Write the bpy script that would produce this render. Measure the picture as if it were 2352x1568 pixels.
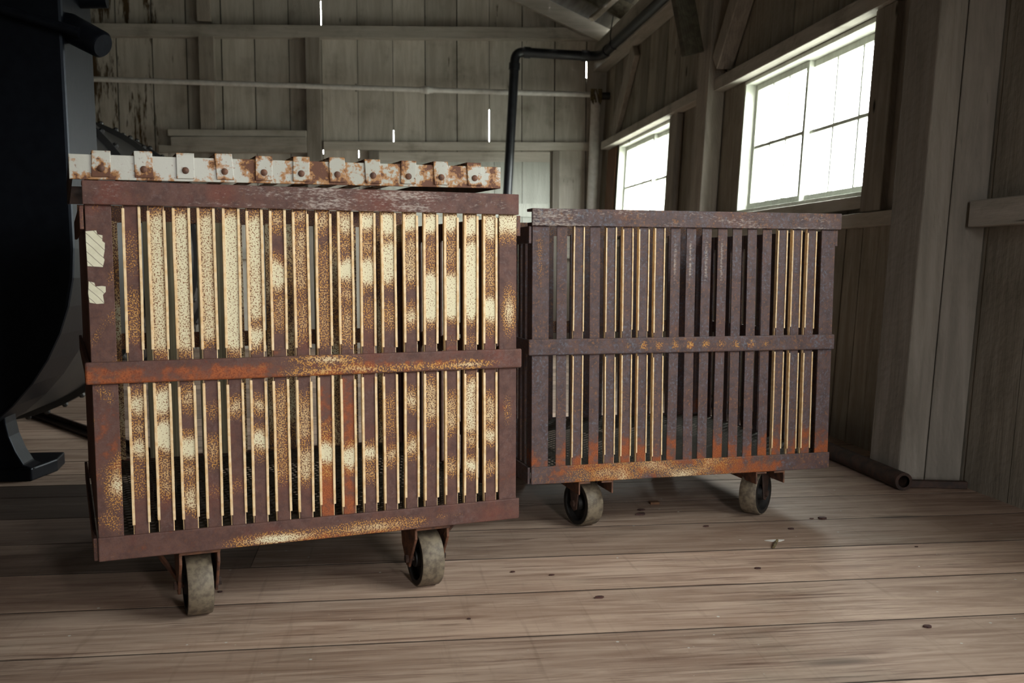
import bpy, bmesh, math, random
from mathutils import Vector, Matrix, noise
random.seed(7)
sc = bpy.context.scene
for o in list(bpy.data.objects): bpy.data.objects.remove(o)
C = sc.collection
PI = math.pi

# ------------------------------------------------------------------ camera, sky, light, exposure
cam_d = bpy.data.cameras.new('camera'); cam = bpy.data.objects.new('camera', cam_d); C.objects.link(cam)
R_ = Vector((0.9908, -0.1354, 0.0028)); F_ = Vector((0.1349, 0.9848, -0.1100)); F_.normalize()
U_ = R_.cross(F_).normalized(); R_ = F_.cross(U_).normalized()
cam.matrix_world = Matrix(((R_.x, U_.x, -F_.x, 0), (R_.y, U_.y, -F_.y, 0), (R_.z, U_.z, -F_.z, 0.8116), (0, 0, 0, 1)))
cam_d.sensor_width = 36; cam_d.lens = 36.2
cam_d.shift_x = -0.0067; cam_d.shift_y = 0.0377
cam_d.clip_start = 0.02
cam_d.dof.use_dof = True; cam_d.dof.focus_distance = 2.75; cam_d.dof.aperture_fstop = 6.3
sc.camera = cam

world = bpy.data.worlds.new('sky'); sc.world = world; world.use_nodes = True
bg = world.node_tree.nodes['Background']
bg.inputs[1].default_value = 36.0
wt_ = world.node_tree; wc = wt_.nodes.new('ShaderNodeTexCoord'); wx = wt_.nodes.new('ShaderNodeSeparateXYZ'); wr_ = wt_.nodes.new('ShaderNodeValToRGB')
wr_.color_ramp.elements[0].position = .49; wr_.color_ramp.elements[0].color = (.20, .20, .18, 1)   # ground outside
wr_.color_ramp.elements[1].position = .51; wr_.color_ramp.elements[1].color = (1.0, .99, .97, 1)    # overcast sky
wm = wt_.nodes.new('ShaderNodeMath'); wm.operation = 'MULTIPLY_ADD'; wm.inputs[1].default_value = .5; wm.inputs[2].default_value = .5
wt_.links.new(wc.outputs['Generated'], wx.inputs[0]); wt_.links.new(wx.outputs[2], wm.inputs[0]); wt_.links.new(wm.outputs[0], wr_.inputs[0]); wt_.links.new(wr_.outputs[0], bg.inputs[0])
sc.view_settings.view_transform = 'Standard'; sc.view_settings.look = 'None'
sc.view_settings.gamma = 1; sc.view_settings.exposure = 0.0
sc.cycles.max_bounces = 10; sc.cycles.diffuse_bounces = 5; sc.cycles.transparent_max_bounces = 16
sc.cycles.sample_clamp_indirect = 4
try: sc.cycles.use_denoising = True
except Exception: pass

def daylight(name, loc, rot, sx, sy, power, col=(1, 1, 1), portal=False):
    l = bpy.data.lights.new(name, 'AREA'); l.shape = 'RECTANGLE'; l.size = sx; l.size_y = sy
    l.energy = power; l.color = col
    if portal: l.cycles.is_portal = True
    o = bpy.data.objects.new(name, l); C.objects.link(o); o.location = loc; o.rotation_euler = rot
    return o
# sky light enters through the three right-hand windows and the open door behind the camera
daylight('portal_window', (2.34, 8.62, 1.54), (0, PI/2, 0), 0.85, 1.9, 1, portal=True)
daylight('portal_window', (2.34, 5.36, 1.54), (0, PI/2, 0), 0.85, 1.8, 1, portal=True)
daylight('portal_window', (2.34, 1.2, 1.63), (0, PI/2, 0), .8, 2.2, 1, portal=True)
daylight('portal_door', (0.95, -0.95, 1.15), (PI/2, 0, 0), 0.26, 2.3, 1, portal=True)

# ------------------------------------------------------------------ object helpers
def tag(o, label=None, cat=None, group=None, kind=None):
    if label: o['label'] = label
    if cat: o['category'] = cat
    if group: o['group'] = group
    if kind: o['kind'] = kind
    return o
def thing(name, label, cat, loc=(0, 0, 0), rz=0, group=None):
    o = bpy.data.objects.new(name, None); C.objects.link(o); o.empty_display_size = .1
    o.location = loc; o.rotation_euler = (0, 0, rz)
    return tag(o, label, cat, group)

class MB:
    def __init__(s): s.v = []; s.f = []; s.c = []
    def add(s, vs, fs, col=(0, 0, 0, 1)):
        n = len(s.v); s.v += [tuple(v) for v in vs]; s.f += [tuple(n+i for i in f) for f in fs]
        s.c += [col]*len(vs)
    def box(s, lo, hi, div=(1, 1, 1), fn=None, paint=None, col=(0, 0, 0, 1)):
        """closed box, its faces divided by div; fn maps each vertex, paint gives its colour attribute"""
        nx, ny, nz = div; idx = {}; V = []; Fc = []
        def vid(i, j, k):
            if (i, j, k) not in idx:
                idx[(i, j, k)] = len(V)
                V.append(Vector((lo[0]+(hi[0]-lo[0])*i/nx, lo[1]+(hi[1]-lo[1])*j/ny, lo[2]+(hi[2]-lo[2])*k/nz)))
            return idx[(i, j, k)]
        for i in range(nx):
            for j in range(ny):
                Fc.append((vid(i, j, 0), vid(i, j+1, 0), vid(i+1, j+1, 0), vid(i+1, j, 0)))
                Fc.append((vid(i, j, nz), vid(i+1, j, nz), vid(i+1, j+1, nz), vid(i, j+1, nz)))
        for i in range(nx):
            for k in range(nz):
                Fc.append((vid(i, 0, k), vid(i+1, 0, k), vid(i+1, 0, k+1), vid(i, 0, k+1)))
                Fc.append((vid(i, ny, k), vid(i, ny, k+1), vid(i+1, ny, k+1), vid(i+1, ny, k)))
        for j in range(ny):
            for k in range(nz):
                Fc.append((vid(0, j, k), vid(0, j, k+1), vid(0, j+1, k+1), vid(0, j+1, k)))
                Fc.append((vid(nx, j, k), vid(nx, j+1, k), vid(nx, j+1, k+1), vid(nx, j, k+1)))
        cs = [paint(v) if paint else col for v in V]
        if fn: V = [fn(v) for v in V]
        n = len(s.v); s.v += [tuple(v) for v in V]; s.f += [tuple(n+a for a in f) for f in Fc]; s.c += cs
    def beam(s, a, b, w, d, side=(1, 0, 0), col=(0, 0, 0, 1), seg=1, jit=0):
        """rectangular bar from a to b; w along side, d across"""
        a = Vector(a); b = Vector(b); ax = (b-a).normalized(); sd = Vector(side); sd = (sd-ax*sd.dot(ax)).normalized()
        up = ax.cross(sd); n = len(s.v); V = []; Fc = []
        for k in range(seg+1):
            p = a.lerp(b, k/seg)
            if jit: p = p+sd*random.uniform(-jit, jit)+up*random.uniform(-jit, jit)
            for q, r in ((-1, -1), (1, -1), (1, 1), (-1, 1)): V.append(p+sd*q*w/2+up*r*d/2)
        for k in range(seg):
            for i in range(4): Fc.append((4*k+i, 4*k+(i+1) % 4, 4*k+4+(i+1) % 4, 4*k+4+i))
        Fc.append((3, 2, 1, 0)); Fc.append((4*seg, 4*seg+1, 4*seg+2, 4*seg+3))
        s.add(V, Fc, col)
    def tube(s, pts, r, seg=16, cap=True, col=(0, 0, 0, 1)):
        pts = [Vector(p) for p in pts]; rs = r if isinstance(r, (list, tuple)) else [r]*len(pts)
        V = []; Fc = []; prev = None
        for k, p in enumerate(pts):
            t = (pts[min(k+1, len(pts)-1)]-pts[max(k-1, 0)]).normalized()
            if prev is None: prev = t.orthogonal().normalized()
            sd = (prev-t*prev.dot(t)).normalized(); prev = sd; up = t.cross(sd)
            for i in range(seg):
                an = 2*PI*i/seg; V.append(p+(sd*math.cos(an)+up*math.sin(an))*rs[k])
        for k in range(len(pts)-1):
            for i in range(seg): Fc.append((k*seg+i, k*seg+(i+1) % seg, (k+1)*seg+(i+1) % seg, (k+1)*seg+i))
        if cap: Fc.append(tuple(range(seg))[::-1]); Fc.append(tuple((len(pts)-1)*seg+i for i in range(seg)))
        s.add(V, Fc, col)
    def lathe(s, prof, origin, axis, seg=32, col=(0, 0, 0, 1)):
        """profile of (along axis, radius)"""
        ax = Vector(axis).normalized(); sd = ax.orthogonal().normalized(); up = ax.cross(sd); o = Vector(origin)
        V = []; Fc = []
        for h, r in prof:
            for i in range(seg):
                an = 2*PI*i/seg; V.append(o+ax*h+(sd*math.cos(an)+up*math.sin(an))*max(r, 1e-5))
        for k in range(len(prof)-1):
            for i in range(seg): Fc.append((k*seg+i, k*seg+(i+1) % seg, (k+1)*seg+(i+1) % seg, (k+1)*seg+i))
        s.add(V, Fc, col)
    def prism(s, poly, off, col=(0, 0, 0, 1)):
        n = len(poly); off = Vector(off); V = [Vector(p) for p in poly]+[Vector(p)+off for p in poly]
        Fc = [tuple(range(n))[::-1], tuple(range(n, 2*n))]+[(i, (i+1) % n, n+(i+1) % n, n+i) for i in range(n)]
        s.add(V, Fc, col)
    def hexa(s, c, col=(0, 0, 0, 1)):
        s.add(c, [(0, 3, 2, 1), (4, 5, 6, 7), (0, 1, 5, 4), (1, 2, 6, 5), (2, 3, 7, 6), (3, 0, 4, 7)], col)
    def build(s, name, mat, parent=None, bevel=0, smooth=False, kind=None):
        me = bpy.data.meshes.new(name); me.from_pydata(s.v, [], s.f)
        at = me.color_attributes.new('paint', 'FLOAT_COLOR', 'POINT')
        for i, c in enumerate(s.c): at.data[i].color = c
        bm = bmesh.new(); bm.from_mesh(me); bmesh.ops.recalc_face_normals(bm, faces=bm.faces); bm.to_mesh(me); bm.free()
        me.materials.append(mat); o = bpy.data.objects.new(name, me); C.objects.link(o)
        if parent: o.parent = parent
        if smooth:
            for p in me.polygons: p.use_smooth = True
            try: me.set_sharp_from_angle(angle=math.radians(38))
            except Exception: pass
        if bevel:
            b = o.modifiers.new('edge', 'BEVEL'); b.width = bevel; b.segments = 2; b.limit_method = 'ANGLE'; b.angle_limit = math.radians(40)
        if kind: o['kind'] = kind
        return o

# ------------------------------------------------------------------ material helpers
class N:
    def __init__(s, name):
        s.m = bpy.data.materials.new(name); s.m.use_nodes = True; s.t = s.m.node_tree
        s.b = s.t.nodes['Principled BSDF']; s.out = s.t.nodes['Material Output']
    def n(s, t, **k):
        x = s.t.nodes.new(t)
        for a, b in k.items(): setattr(x, a, b)
        return x
    def l(s, a, b): s.t.links.new(a, b)
    def coords(s, scale=(1, 1, 1), rot=(0, 0, 0), loc=(0, 0, 0)):
        tc = s.n('ShaderNodeTexCoord'); mp = s.n('ShaderNodeMapping'); mp.inputs['Scale'].default_value = scale
        mp.inputs['Rotation'].default_value = rot; mp.inputs['Location'].default_value = loc
        s.l(tc.outputs['Object'], mp.inputs[0]); return mp.outputs[0]
    def noise(s, vec, scale, detail=4, rough=.55, dist=0):
        x = s.n('ShaderNodeTexNoise'); x.inputs['Scale'].default_value = scale; x.inputs['Detail'].default_value = detail
        x.inputs['Roughness'].default_value = rough; x.inputs['Distortion'].default_value = dist; s.l(vec, x.inputs['Vector'])
        return x.outputs['Fac']
    def vor(s, vec, scale, feat='F1'):
        x = s.n('ShaderNodeTexVoronoi'); x.feature = feat; x.inputs['Scale'].default_value = scale; s.l(vec, x.inputs['Vector'])
        return x
    def math(s, op, a, b=None, c=None, clamp=False):
        x = s.n('ShaderNodeMath', operation=op); x.use_clamp = clamp
        for i, q in enumerate((a, b, c)):
            if q is None: continue
            if isinstance(q, (int, float)): x.inputs[i].default_value = q
            else: s.l(q, x.inputs[i])
        return x.outputs[0]
    def ss(s, v, a, b):
        x = s.n('ShaderNodeMapRange'); x.interpolation_type = 'SMOOTHSTEP'; s.l(v, x.inputs[0])
        x.inputs[1].default_value = a; x.inputs[2].default_value = b; return x.outputs[0]
    def mix(s, f, a, b, mode='MIX'):
        x = s.n('ShaderNodeMix', data_type='RGBA', blend_type=mode)
        if isinstance(f, (int, float)): x.inputs[0].default_value = f
        else: s.l(f, x.inputs[0])
        for i, q in ((6, a), (7, b)):
            if isinstance(q, tuple): x.inputs[i].default_value = (q+(1,))[:4]
            else: s.l(q, x.inputs[i])
        return x.outputs[2]
    def attr(s):
        a = s.n('ShaderNodeAttribute', attribute_name='paint'); sp = s.n('ShaderNodeSeparateColor'); s.l(a.outputs['Color'], sp.inputs[0])
        return sp.outputs
    def col(s, c):
        if isinstance(c, tuple): s.b.inputs['Base Color'].default_value = (c+(1,))[:4]
        else: s.l(c, s.b.inputs['Base Color'])
    def rough(s, r):
        if isinstance(r, (int, float)): s.b.inputs['Roughness'].default_value = r
        else: s.l(r, s.b.inputs['Roughness'])
    def bump(s, h, st=.3, dist=.002):
        x = s.n('ShaderNodeBump'); x.inputs['Strength'].default_value = st; x.inputs['Distance'].default_value = dist
        s.l(h, x.inputs['Height']); s.l(x.outputs[0], s.b.inputs['Normal'])
def lin(r, g, b):
    f = lambda c: (c/255/12.92) if c/255 <= .04045 else ((c/255+.055)/1.055)**2.4
    return (f(r), f(g), f(b))

def rusty(name, base, base2, tint_red, spots, bumpy=.35):
    """weathered steel; attribute R = cream paint, G = orange rust, B = pale scuffing"""
    m = N(name); v = m.coords(); r, g, b = m.attr()[0:3]
    fine = m.noise(v, 330, 3, .6); mid = m.noise(v, 38, 5, .6); big = m.noise(v, 9, 4, .6)
    st = m.noise(m.coords((18, 18, 4)), 1.6, 4, .6)
    c = m.mix(m.ss(mid, .3, .7), base, base2)
    c = m.mix(m.math('MULTIPLY', m.ss(big, .5, .75), .45), c, tint_red)
    c = m.mix(m.math('MULTIPLY', m.ss(fine, .5, .7), .4), c, (base[0]*.45, base[1]*.45, base[2]*.5))
    # flaking spots, brown and grey blue
    sp = m.noise(v, 120, 5, .7); zone = m.noise(v, 14, 3, .5)
    c = m.mix(m.math('MULTIPLY', m.math('MULTIPLY', m.ss(sp, .52, .62), m.ss(zone, .42, .62)), spots[2]), c, spots[0])
    c = m.mix(m.math('MULTIPLY', m.math('MULTIPLY', m.ss(sp, .5, .38), m.ss(zone, .56, .4)), spots[2]), c, spots[1])
    # orange rust
    go = m.math('ADD', g, m.math('MULTIPLY', m.math('SUBTRACT', mid, .5), 1.3))
    go = m.math('ADD', go, m.math('MULTIPLY', m.math('SUBTRACT', fine, .5), .5))
    oc = m.mix(m.ss(fine, .35, .7), lin(160, 86, 40), lin(112, 54, 32))
    c = m.mix(m.ss(go, .42, .8), c, oc)
    # pale scuffs
    sb = m.math('ADD', b, m.math('MULTIPLY', m.math('SUBTRACT', m.noise(m.coords((30, 30, 90)), 2.4, 5, .7), .5), 1.6))
    c = m.mix(m.math('MULTIPLY', m.ss(sb, .45, .85), .75), c, lin(172, 160, 152))
    # cream paint, speckled by rust pits
    e = m.math('ADD', r, m.math('MULTIPLY', m.math('SUBTRACT', mid, .5), .35))
    e = m.math('ADD', e, m.math('MULTIPLY', m.math('SUBTRACT', st, .5), .25))
    f2 = m.noise(v, 320, 2, .5)
    th = m.math('ADD', m.math('SUBTRACT', m.math('MULTIPLY', e, 1.3), .23), m.math('MULTIPLY', m.math('SUBTRACT', m.ss(f2, .3, .7), .5), 1.45))
    cream = m.mix(m.ss(e, .35, .85), lin(186, 134, 66), lin(218, 208, 176))
    halo = m.math('MULTIPLY', m.ss(th, .30, .42), m.ss(r, .1, .3))
    c = m.mix(m.math('MULTIPLY', halo, .75), c, lin(122, 74, 36))
    c = m.mix(m.math('MULTIPLY', m.ss(e, .5, .75), .7), c, lin(138, 92, 52))
    c = m.mix(m.math('MULTIPLY', m.ss(th, .40, .5), m.ss(r, .08, .3)), c, cream)
    m.col(c); m.rough(m.math('ADD', .55, m.math('MULTIPLY', fine, .3))); m.b.inputs['Specular IOR Level'].default_value = .4
    m.bump(m.math('ADD', m.math('MULTIPLY', fine, .6), mid), bumpy, .0012)
    return m.m
M = {}
M['rust_l'] = rusty('rusty painted steel', lin(98, 68, 60), lin(76, 51, 46), lin(116, 54, 38), (lin(104, 66, 46), lin(104, 84, 82), .45))
M['rust_r'] = rusty('dark rusty steel', lin(94, 75, 73), lin(72, 58, 60), lin(100, 64, 54), (lin(134, 94, 62), lin(98, 102, 112), .8))
def simple(name, c1, c2, scale=20, rough=.6, bump=.2, metal=0, sc3=(1, 1, 1), dist=.002):
    m = N(name); v = m.coords(sc3); x = m.noise(v, scale, 5, .6)
    m.col(m.mix(m.ss(x, .35, .68), c1, c2)); m.rough(rough); m.b.inputs['Metallic'].default_value = metal
    m.bump(x, bump, dist); return m.m
M['strip'] = simple('pale bare metal edge', lin(230, 204, 164), lin(214, 176, 126), 60, .55, .1)
M['greyslat'] = simple('weathered grey brown strip', lin(150, 140, 112), lin(108, 98, 76), 1.5, .7, .3, sc3=(90, 90, 1))
M['underside'] = simple('dark oxidised steel', lin(70, 48, 38), lin(40, 28, 24), 25, .7)
M['edge_rust'] = simple('orange brown steel', lin(116, 76, 54), lin(66, 46, 40), 40, .7)
M['wheel'] = simple('worn grey cast wheel', lin(122, 110, 92), lin(84, 74, 62), 60, .6, .5)
M['wheel_side'] = simple('near black wheel side', lin(26, 23, 21), lin(14, 12, 12), 40, .6, .4)  # wheel sides far darker than the tread
M['black_iron'] = simple('black painted cast iron', lin(15, 17, 22), lin(11, 12, 17), 25, .42, .35)
M['boiler'] = simple('dull grey brown boiler plate', lin(40, 38, 35), lin(28, 28, 30), 6, .5, .15)
M['black_iron'].node_tree.nodes['Principled BSDF'].inputs['Specular IOR Level'].default_value = .16
M['black_iron'].node_tree.nodes['Principled BSDF'].inputs['Specular Tint'].default_value = (.7, .82, 1, 1)
M['pipe_black'] = simple('black iron pipe', lin(34, 36, 42), lin(24, 26, 30), 20, .38, .1)
M['pipe_white'] = simple('white painted pipe', lin(232, 229, 224), lin(212, 208, 202), 20, .5, .1)
M['rope'] = simple('frayed packing', lin(120, 105, 70), lin(70, 60, 45), 80, .9, .5)
M['flake'] = simple('rust flake', lin(74, 44, 38), lin(50, 30, 28), 80, .8, .4)
M['orangewood'] = simple('bare brown board', lin(120, 84, 56), lin(90, 62, 44), 3, .8, .2, sc3=(30, 30, 1))
# torn label paper with slanted slits
m = N('torn cream paper'); v = m.coords((1, 1, 1)); w = m.n('ShaderNodeTexWave'); w.inputs['Scale'].default_value = 14; w.inputs['Distortion'].default_value = 1.5
mp = m.coords((1.6, 0, 1.6), (0, .8, 0)); m.l(mp, w.inputs['Vector'])
m.col(m.mix(m.ss(w.outputs['Fac'], .0, .04), lin(120, 110, 95), m.mix(m.noise(v, 60), lin(226, 222, 200), lin(196, 190, 164)))); m.rough(.8); M['paper'] = m.m
# perforated tray
m = N('perforated steel floor'); v = m.coords((1/.030, 1/.030, 1))
def holes(m, off):
    a = m.n('ShaderNodeVectorMath', operation='ADD'); m.l(v, a.inputs[0]); a.inputs[1].default_value = off
    fr = m.n('ShaderNodeVectorMath', operation='FRACTION'); m.l(a.outputs[0], fr.inputs[0])
    su = m.n('ShaderNodeVectorMath', operation='SUBTRACT'); m.l(fr.outputs[0], su.inputs[0]); su.inputs[1].default_value = (.5, .5, 0)
    ml = m.n('ShaderNodeVectorMath', operation='MULTIPLY'); m.l(su.outputs[0], ml.inputs[0]); ml.inputs[1].default_value = (1, 1, 0)
    le = m.n('ShaderNodeVectorMath', operation='LENGTH'); m.l(ml.outputs[0], le.inputs[0]); return le.outputs['Value']
h = m.math('MINIMUM', holes(m, (0, 0, 0)), holes(m, (.5, .5, 0)))
m.col(m.mix(m.noise(m.coords(), 30), lin(86, 78, 62), lin(56, 50, 40))); m.rough(.75)
tr = m.n('ShaderNodeBsdfTransparent'); mx = m.n('ShaderNodeMixShader'); m.l(m.math('LESS_THAN', h, .25), mx.inputs[0])
m.l(m.b.outputs[0], mx.inputs[1]); m.l(tr.outputs[0], mx.inputs[2]); m.l(mx.outputs[0], m.out.inputs[0]); M['tray'] = m.m
# white enamel with rust blotches (crate lid); attribute R = more rust
m = N('rust blotched white enamel'); v = m.coords(); a = m.attr()
n1 = m.noise(v, 34, 5, .62); n2 = m.noise(v, 130, 4, .6)
e = m.math('ADD', m.math('ADD', m.noise(v, 24, 5, .6), m.math('MULTIPLY', m.math('SUBTRACT', n2, .5), .3)), m.math('SUBTRACT', a[0], .045))
c = m.mix(m.ss(e, .53, .61), lin(164, 162, 152), lin(150, 104, 56)); c = m.mix(m.ss(e, .63, .68), c, lin(92, 56, 38))
c = m.mix(m.math('MULTIPLY', m.ss(n2, .62, .7), m.ss(e, .45, .6)), c, lin(80, 52, 40))
m.col(c); m.rough(m.mix(m.ss(e, .6, .66), (.32, .32, .32), (.75, .75, .75))); m.bump(m.math('MULTIPLY', e, -1), .3, .002); M['enamel'] = m.m

def paintwood(name, scale, c1=lin(208, 202, 192), c2=lin(184, 178, 166), peel=False, dirt=1.0, tone0=.5):
    """old white paint on rough sawn boards; attribute R = tone of the board"""
    m = N(name); v = m.coords(scale); v0 = m.coords(); a = m.attr()
    g1 = m.noise(v, 2.2, 6, .65, .6); g2 = m.noise(v, 11, 4, .6); sp = m.noise(v0, 3.2, 5, .6); fine = m.noise(v0, 55, 4, .65)
    saw = m.n('ShaderNodeTexWave'); saw.inputs['Scale'].default_value = 20; saw.inputs['Distortion'].default_value = 6; saw.inputs['Detail'].default_value = 3
    m.l(m.coords((1, 1, .7), (0.3, .5, 0)), saw.inputs['Vector'])
    c = m.mix(m.ss(g1, .3, .7), c2, c1)
    c = m.mix(m.math('MULTIPLY', m.ss(sp, .5, .78), .55*dirt), c, lin(116, 108, 92))
    st = m.math('MULTIPLY', m.ss(g2, .62, .8), m.ss(sp, .42, .62))
    c = m.mix(m.math('MULTIPLY', st, .75), c, lin(60, 54, 40))
    k = m.vor(m.coords((scale[0]*.25, scale[1]*.25, max(scale[2]*.9, .9))), 1.25); c = m.mix(m.ss(k.outputs['Distance'], .055, .03), c, lin(54, 46, 34))
    if peel:
        sx = m.n('ShaderNodeSeparateXYZ'); m.l(v0, sx.inputs[0])
        pl = m.math('ADD', m.noise(m.coords((9, 9, 1.2)), 1.2, 5, .7), m.math('MULTIPLY', m.ss(sx.outputs[0], -1.5, -2.9), .25))
        pw = m.ss(pl, .66, .74)
        c = m.mix(pw, c, m.mix(g1, lin(96, 74, 46), lin(62, 52, 38)))
    c = m.mix(a[1], c, lin(38, 32, 24))
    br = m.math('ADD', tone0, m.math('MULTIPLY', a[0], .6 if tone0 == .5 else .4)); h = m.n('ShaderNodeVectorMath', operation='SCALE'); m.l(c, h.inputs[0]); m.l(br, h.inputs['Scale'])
    m.col(h.outputs[0]); m.rough(.75); m.b.inputs['Specular IOR Level'].default_value = .25
    m.bump(m.math('ADD', m.math('MULTIPLY', saw.outputs['Fac'], .25), m.math('ADD', m.math('MULTIPLY', fine, .7), g2)), .5, .004)
    return m.m
M['wall'] = paintwood('white painted vertical boards', (9, 9, .9), peel=True, tone0=.78)
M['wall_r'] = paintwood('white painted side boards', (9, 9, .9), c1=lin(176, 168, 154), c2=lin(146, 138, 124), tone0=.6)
M['beam_x'] = paintwood('painted timber along x', (.8, 9, 9), tone0=.74)
M['beam_y'] = paintwood('painted timber along y', (9, .8, 9))
M['beam_z'] = paintwood('painted timber upright', (9, 9, .8), c1=lin(198, 188, 176), c2=lin(168, 160, 148), dirt=.5)
M['jamb'] = paintwood('clean painted jamb', (9, 9, .8), c1=lin(214, 216, 206), c2=lin(196, 198, 188), dirt=.2)
M['roof'] = paintwood('dark roof boards', (9, .8, 9), c1=lin(110, 104, 88), c2=lin(74, 66, 52))
m = N('worn plank floor'); a = m.attr(); v = m.coords((.9, 9, 1)); v0 = m.coords()
g1 = m.noise(v, 2.4, 7, .68, 1.2); g2 = m.noise(m.coords((.5, 16, 1)), 4, 5, .7, 1.0); bl = m.noise(v0, 1.7, 4, .6); fi = m.noise(v0, 90, 3, .6)
c = m.mix(m.ss(g1, .3, .7), lin(148, 121, 104), lin(196, 172, 154))
c = m.mix(m.math('MULTIPLY', m.ss(g2, .5, .66), m.ss(bl, .36, .6)), c, lin(104, 76, 64))
c = m.mix(m.math('MULTIPLY', m.ss(bl, .5, .75), .35), c, lin(168, 160, 144))
kn = m.vor(m.coords((.8, 3.0, 1)), 1.0); c = m.mix(m.math('MULTIPLY', m.ss(kn.outputs['Distance'], .10, .02), .6), c, lin(74, 66, 60))
sw = m.noise(m.coords((26, 1.6, 1), (0, 0, .12)), 1.5, 4, .6, .5)
c = m.mix(m.math('MULTIPLY', m.ss(sw, .56, .75), .22), c, lin(96, 78, 62))
fl = m.vor(v0, 15); rn = m.n('ShaderNodeSeparateColor'); m.l(fl.outputs['Color'], rn.inputs[0])
c = m.mix(m.math('MULTIPLY', m.math('LESS_THAN', fl.outputs['Distance'], .055), m.math('GREATER_THAN', rn.outputs[0], .6)), c, lin(206, 206, 200))
fl2 = m.vor(v0, 42); rn2 = m.n('ShaderNodeSeparateColor'); m.l(fl2.outputs['Color'], rn2.inputs[0])
c = m.mix(m.math('MULTIPLY', m.math('LESS_THAN', fl2.outputs['Distance'], .07), m.math('GREATER_THAN', rn2.outputs[0], .86)), c, lin(190, 184, 172))
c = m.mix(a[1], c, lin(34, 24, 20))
h = m.n('ShaderNodeVectorMath', operation='SCALE'); m.l(c, h.inputs[0]); m.l(m.math('ADD', .72, m.math('MULTIPLY', a[0], .5)), h.inputs['Scale'])
m.col(h.outputs[0]); m.rough(m.math('ADD', .5, m.math('MULTIPLY', g1, .25))); m.b.inputs['Specular IOR Level'].default_value = .35
m.bump(m.math('ADD', g1, m.math('MULTIPLY', fi, .25)), .3, .003); M['floor'] = m.m
m = N('dusty window glass'); tr = m.n('ShaderNodeBsdfTransparent'); tr.inputs[0].default_value = (.95, .98, .97, 1); gl = m.n('ShaderNodeBsdfGlossy'); gl.inputs['Roughness'].default_value = .05
mx = m.n('ShaderNodeMixShader'); mx.inputs[0].default_value = .04; m.l(tr.outputs[0], mx.inputs[1]); m.l(gl.outputs[0], mx.inputs[2]); m.l(mx.outputs[0], m.out.inputs[0]); M['glass'] = m.m

# ------------------------------------------------------------------ the room
tone = lambda: (random.random(), 0, 0, 1)
YB = 10.33
def RX(z, off=0): return 2.15+.05*z-off          # the right wall leans outward
# floor of planks along x
ed = [-2.7, -2.4, -2.1, -1.8, -1.5, -1.2, -.9, -.6, -.3, 0, .3, .62, .93, 1.23, 1.53, 1.84, 2.172, 2.476, 2.787, 3.10, 3.42, 3.74, 3.945, 4.144, 4.42, 4.72, 5.02, 5.33, 5.62, 5.91, 6.16, 6.41]
while ed[-1] < 10.6: ed.append(ed[-1]+.27)
fb = MB()
for i in range(len(ed)-1):
    cuts = [-5.2, 2.5]
    if i > 15: cuts = [-5.2, random.uniform(-3.4, -2.6), 2.5]
    darken = {3.10: .72, 3.42: .9, 3.74: .93, 2.787: .35}.get(ed[i], 0)  # left-hand pieces of these planks get a darker tone
    if darken: cuts = [-5.2, -.35+.2*(i % 2), 2.5]
    for x0, x1 in zip(cuts[:-1], cuts[1:]):
        dz = random.uniform(-.0012, .0012) if ed[i] > 1 else 0
        t_ = random.random(); o_ = darken if x0 < -5 else 0; a_ = .0018; e_ = random.uniform(.002, .0045)
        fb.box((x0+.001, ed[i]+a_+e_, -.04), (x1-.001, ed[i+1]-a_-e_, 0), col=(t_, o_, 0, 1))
        fb.box((x0+.001, ed[i]+a_, -.04), (x1-.001, ed[i]+a_+e_, -.0006), col=(t_, max(.85, o_), 0, 1))   # grimy worn edges
        fb.box((x0+.001, ed[i+1]-a_-e_, -.04), (x1-.001, ed[i+1]-a_, -.0006), col=(t_, max(.85, o_), 0, 1))
fb.box((-5.2, -2.7, -.08), (2.5, 10.6, -.0035), col=(0, 1, 0, 1))
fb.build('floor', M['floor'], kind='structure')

# back wall: upright boards with battens outside the joints, daylight in a few open cracks
xs = [-5.2, -4.9, -4.55, -4.25, -3.95, -3.62, -3.32, -3.02, -2.72, -2.395, -2.072, -1.762, -1.438, -1.131, -.813, -.505, -.165, .174, .486, .796, 1.114, 1.438, 1.765, 2.086, 2.36]
wb = MB()
def roofz(x): return 3.10+(2.3-x)*.42
holes_ = {2.086: [(2.68, 2.84)], -.505: [(1.89, 1.93), (3.10, 3.33)], -.165: [(1.86, 1.93)], .174: [(2.0, 2.13)], 1.114: [(2.02, 2.35)], -2.72: [(3.08, 3.23)]}
for i in range(len(xs)-1):
    x0, x1 = xs[i], xs[i+1]; g = random.uniform(.0035, .007)
    hw_ = lambda x: (.006 if x == 2.086 else .0025) if x in holes_ else g
    g0 = hw_(x0); g1 = hw_(x1)
    dy = random.uniform(0, .008)
    wb.hexa([(x0+g0, YB+dy, 0), (x1-g1, YB+dy, 0), (x1-g1, YB+.03, 0), (x0+g0, YB+.03, 0),
             (x0+g0, YB+dy, roofz(x0)), (x1-g1, YB+dy, roofz(x1)), (x1-g1, YB+.03, roofz(x1)), (x0+g0, YB+.03, roofz(x0))], tone())
for x in xs[1:-1]:
    z = 0; top = roofz(x)-.02
    for a, b in sorted(holes_.get(x, []))+[(top, top)]:
        if a > z: wb.box((x-.04, YB+.032, z), (x+.04, YB+.05, a), col=(.1, 1, 0, 1))
        z = b
# a short split in one board that lets light in
wb.build('wall_back', M['wall'], kind='structure')

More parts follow.
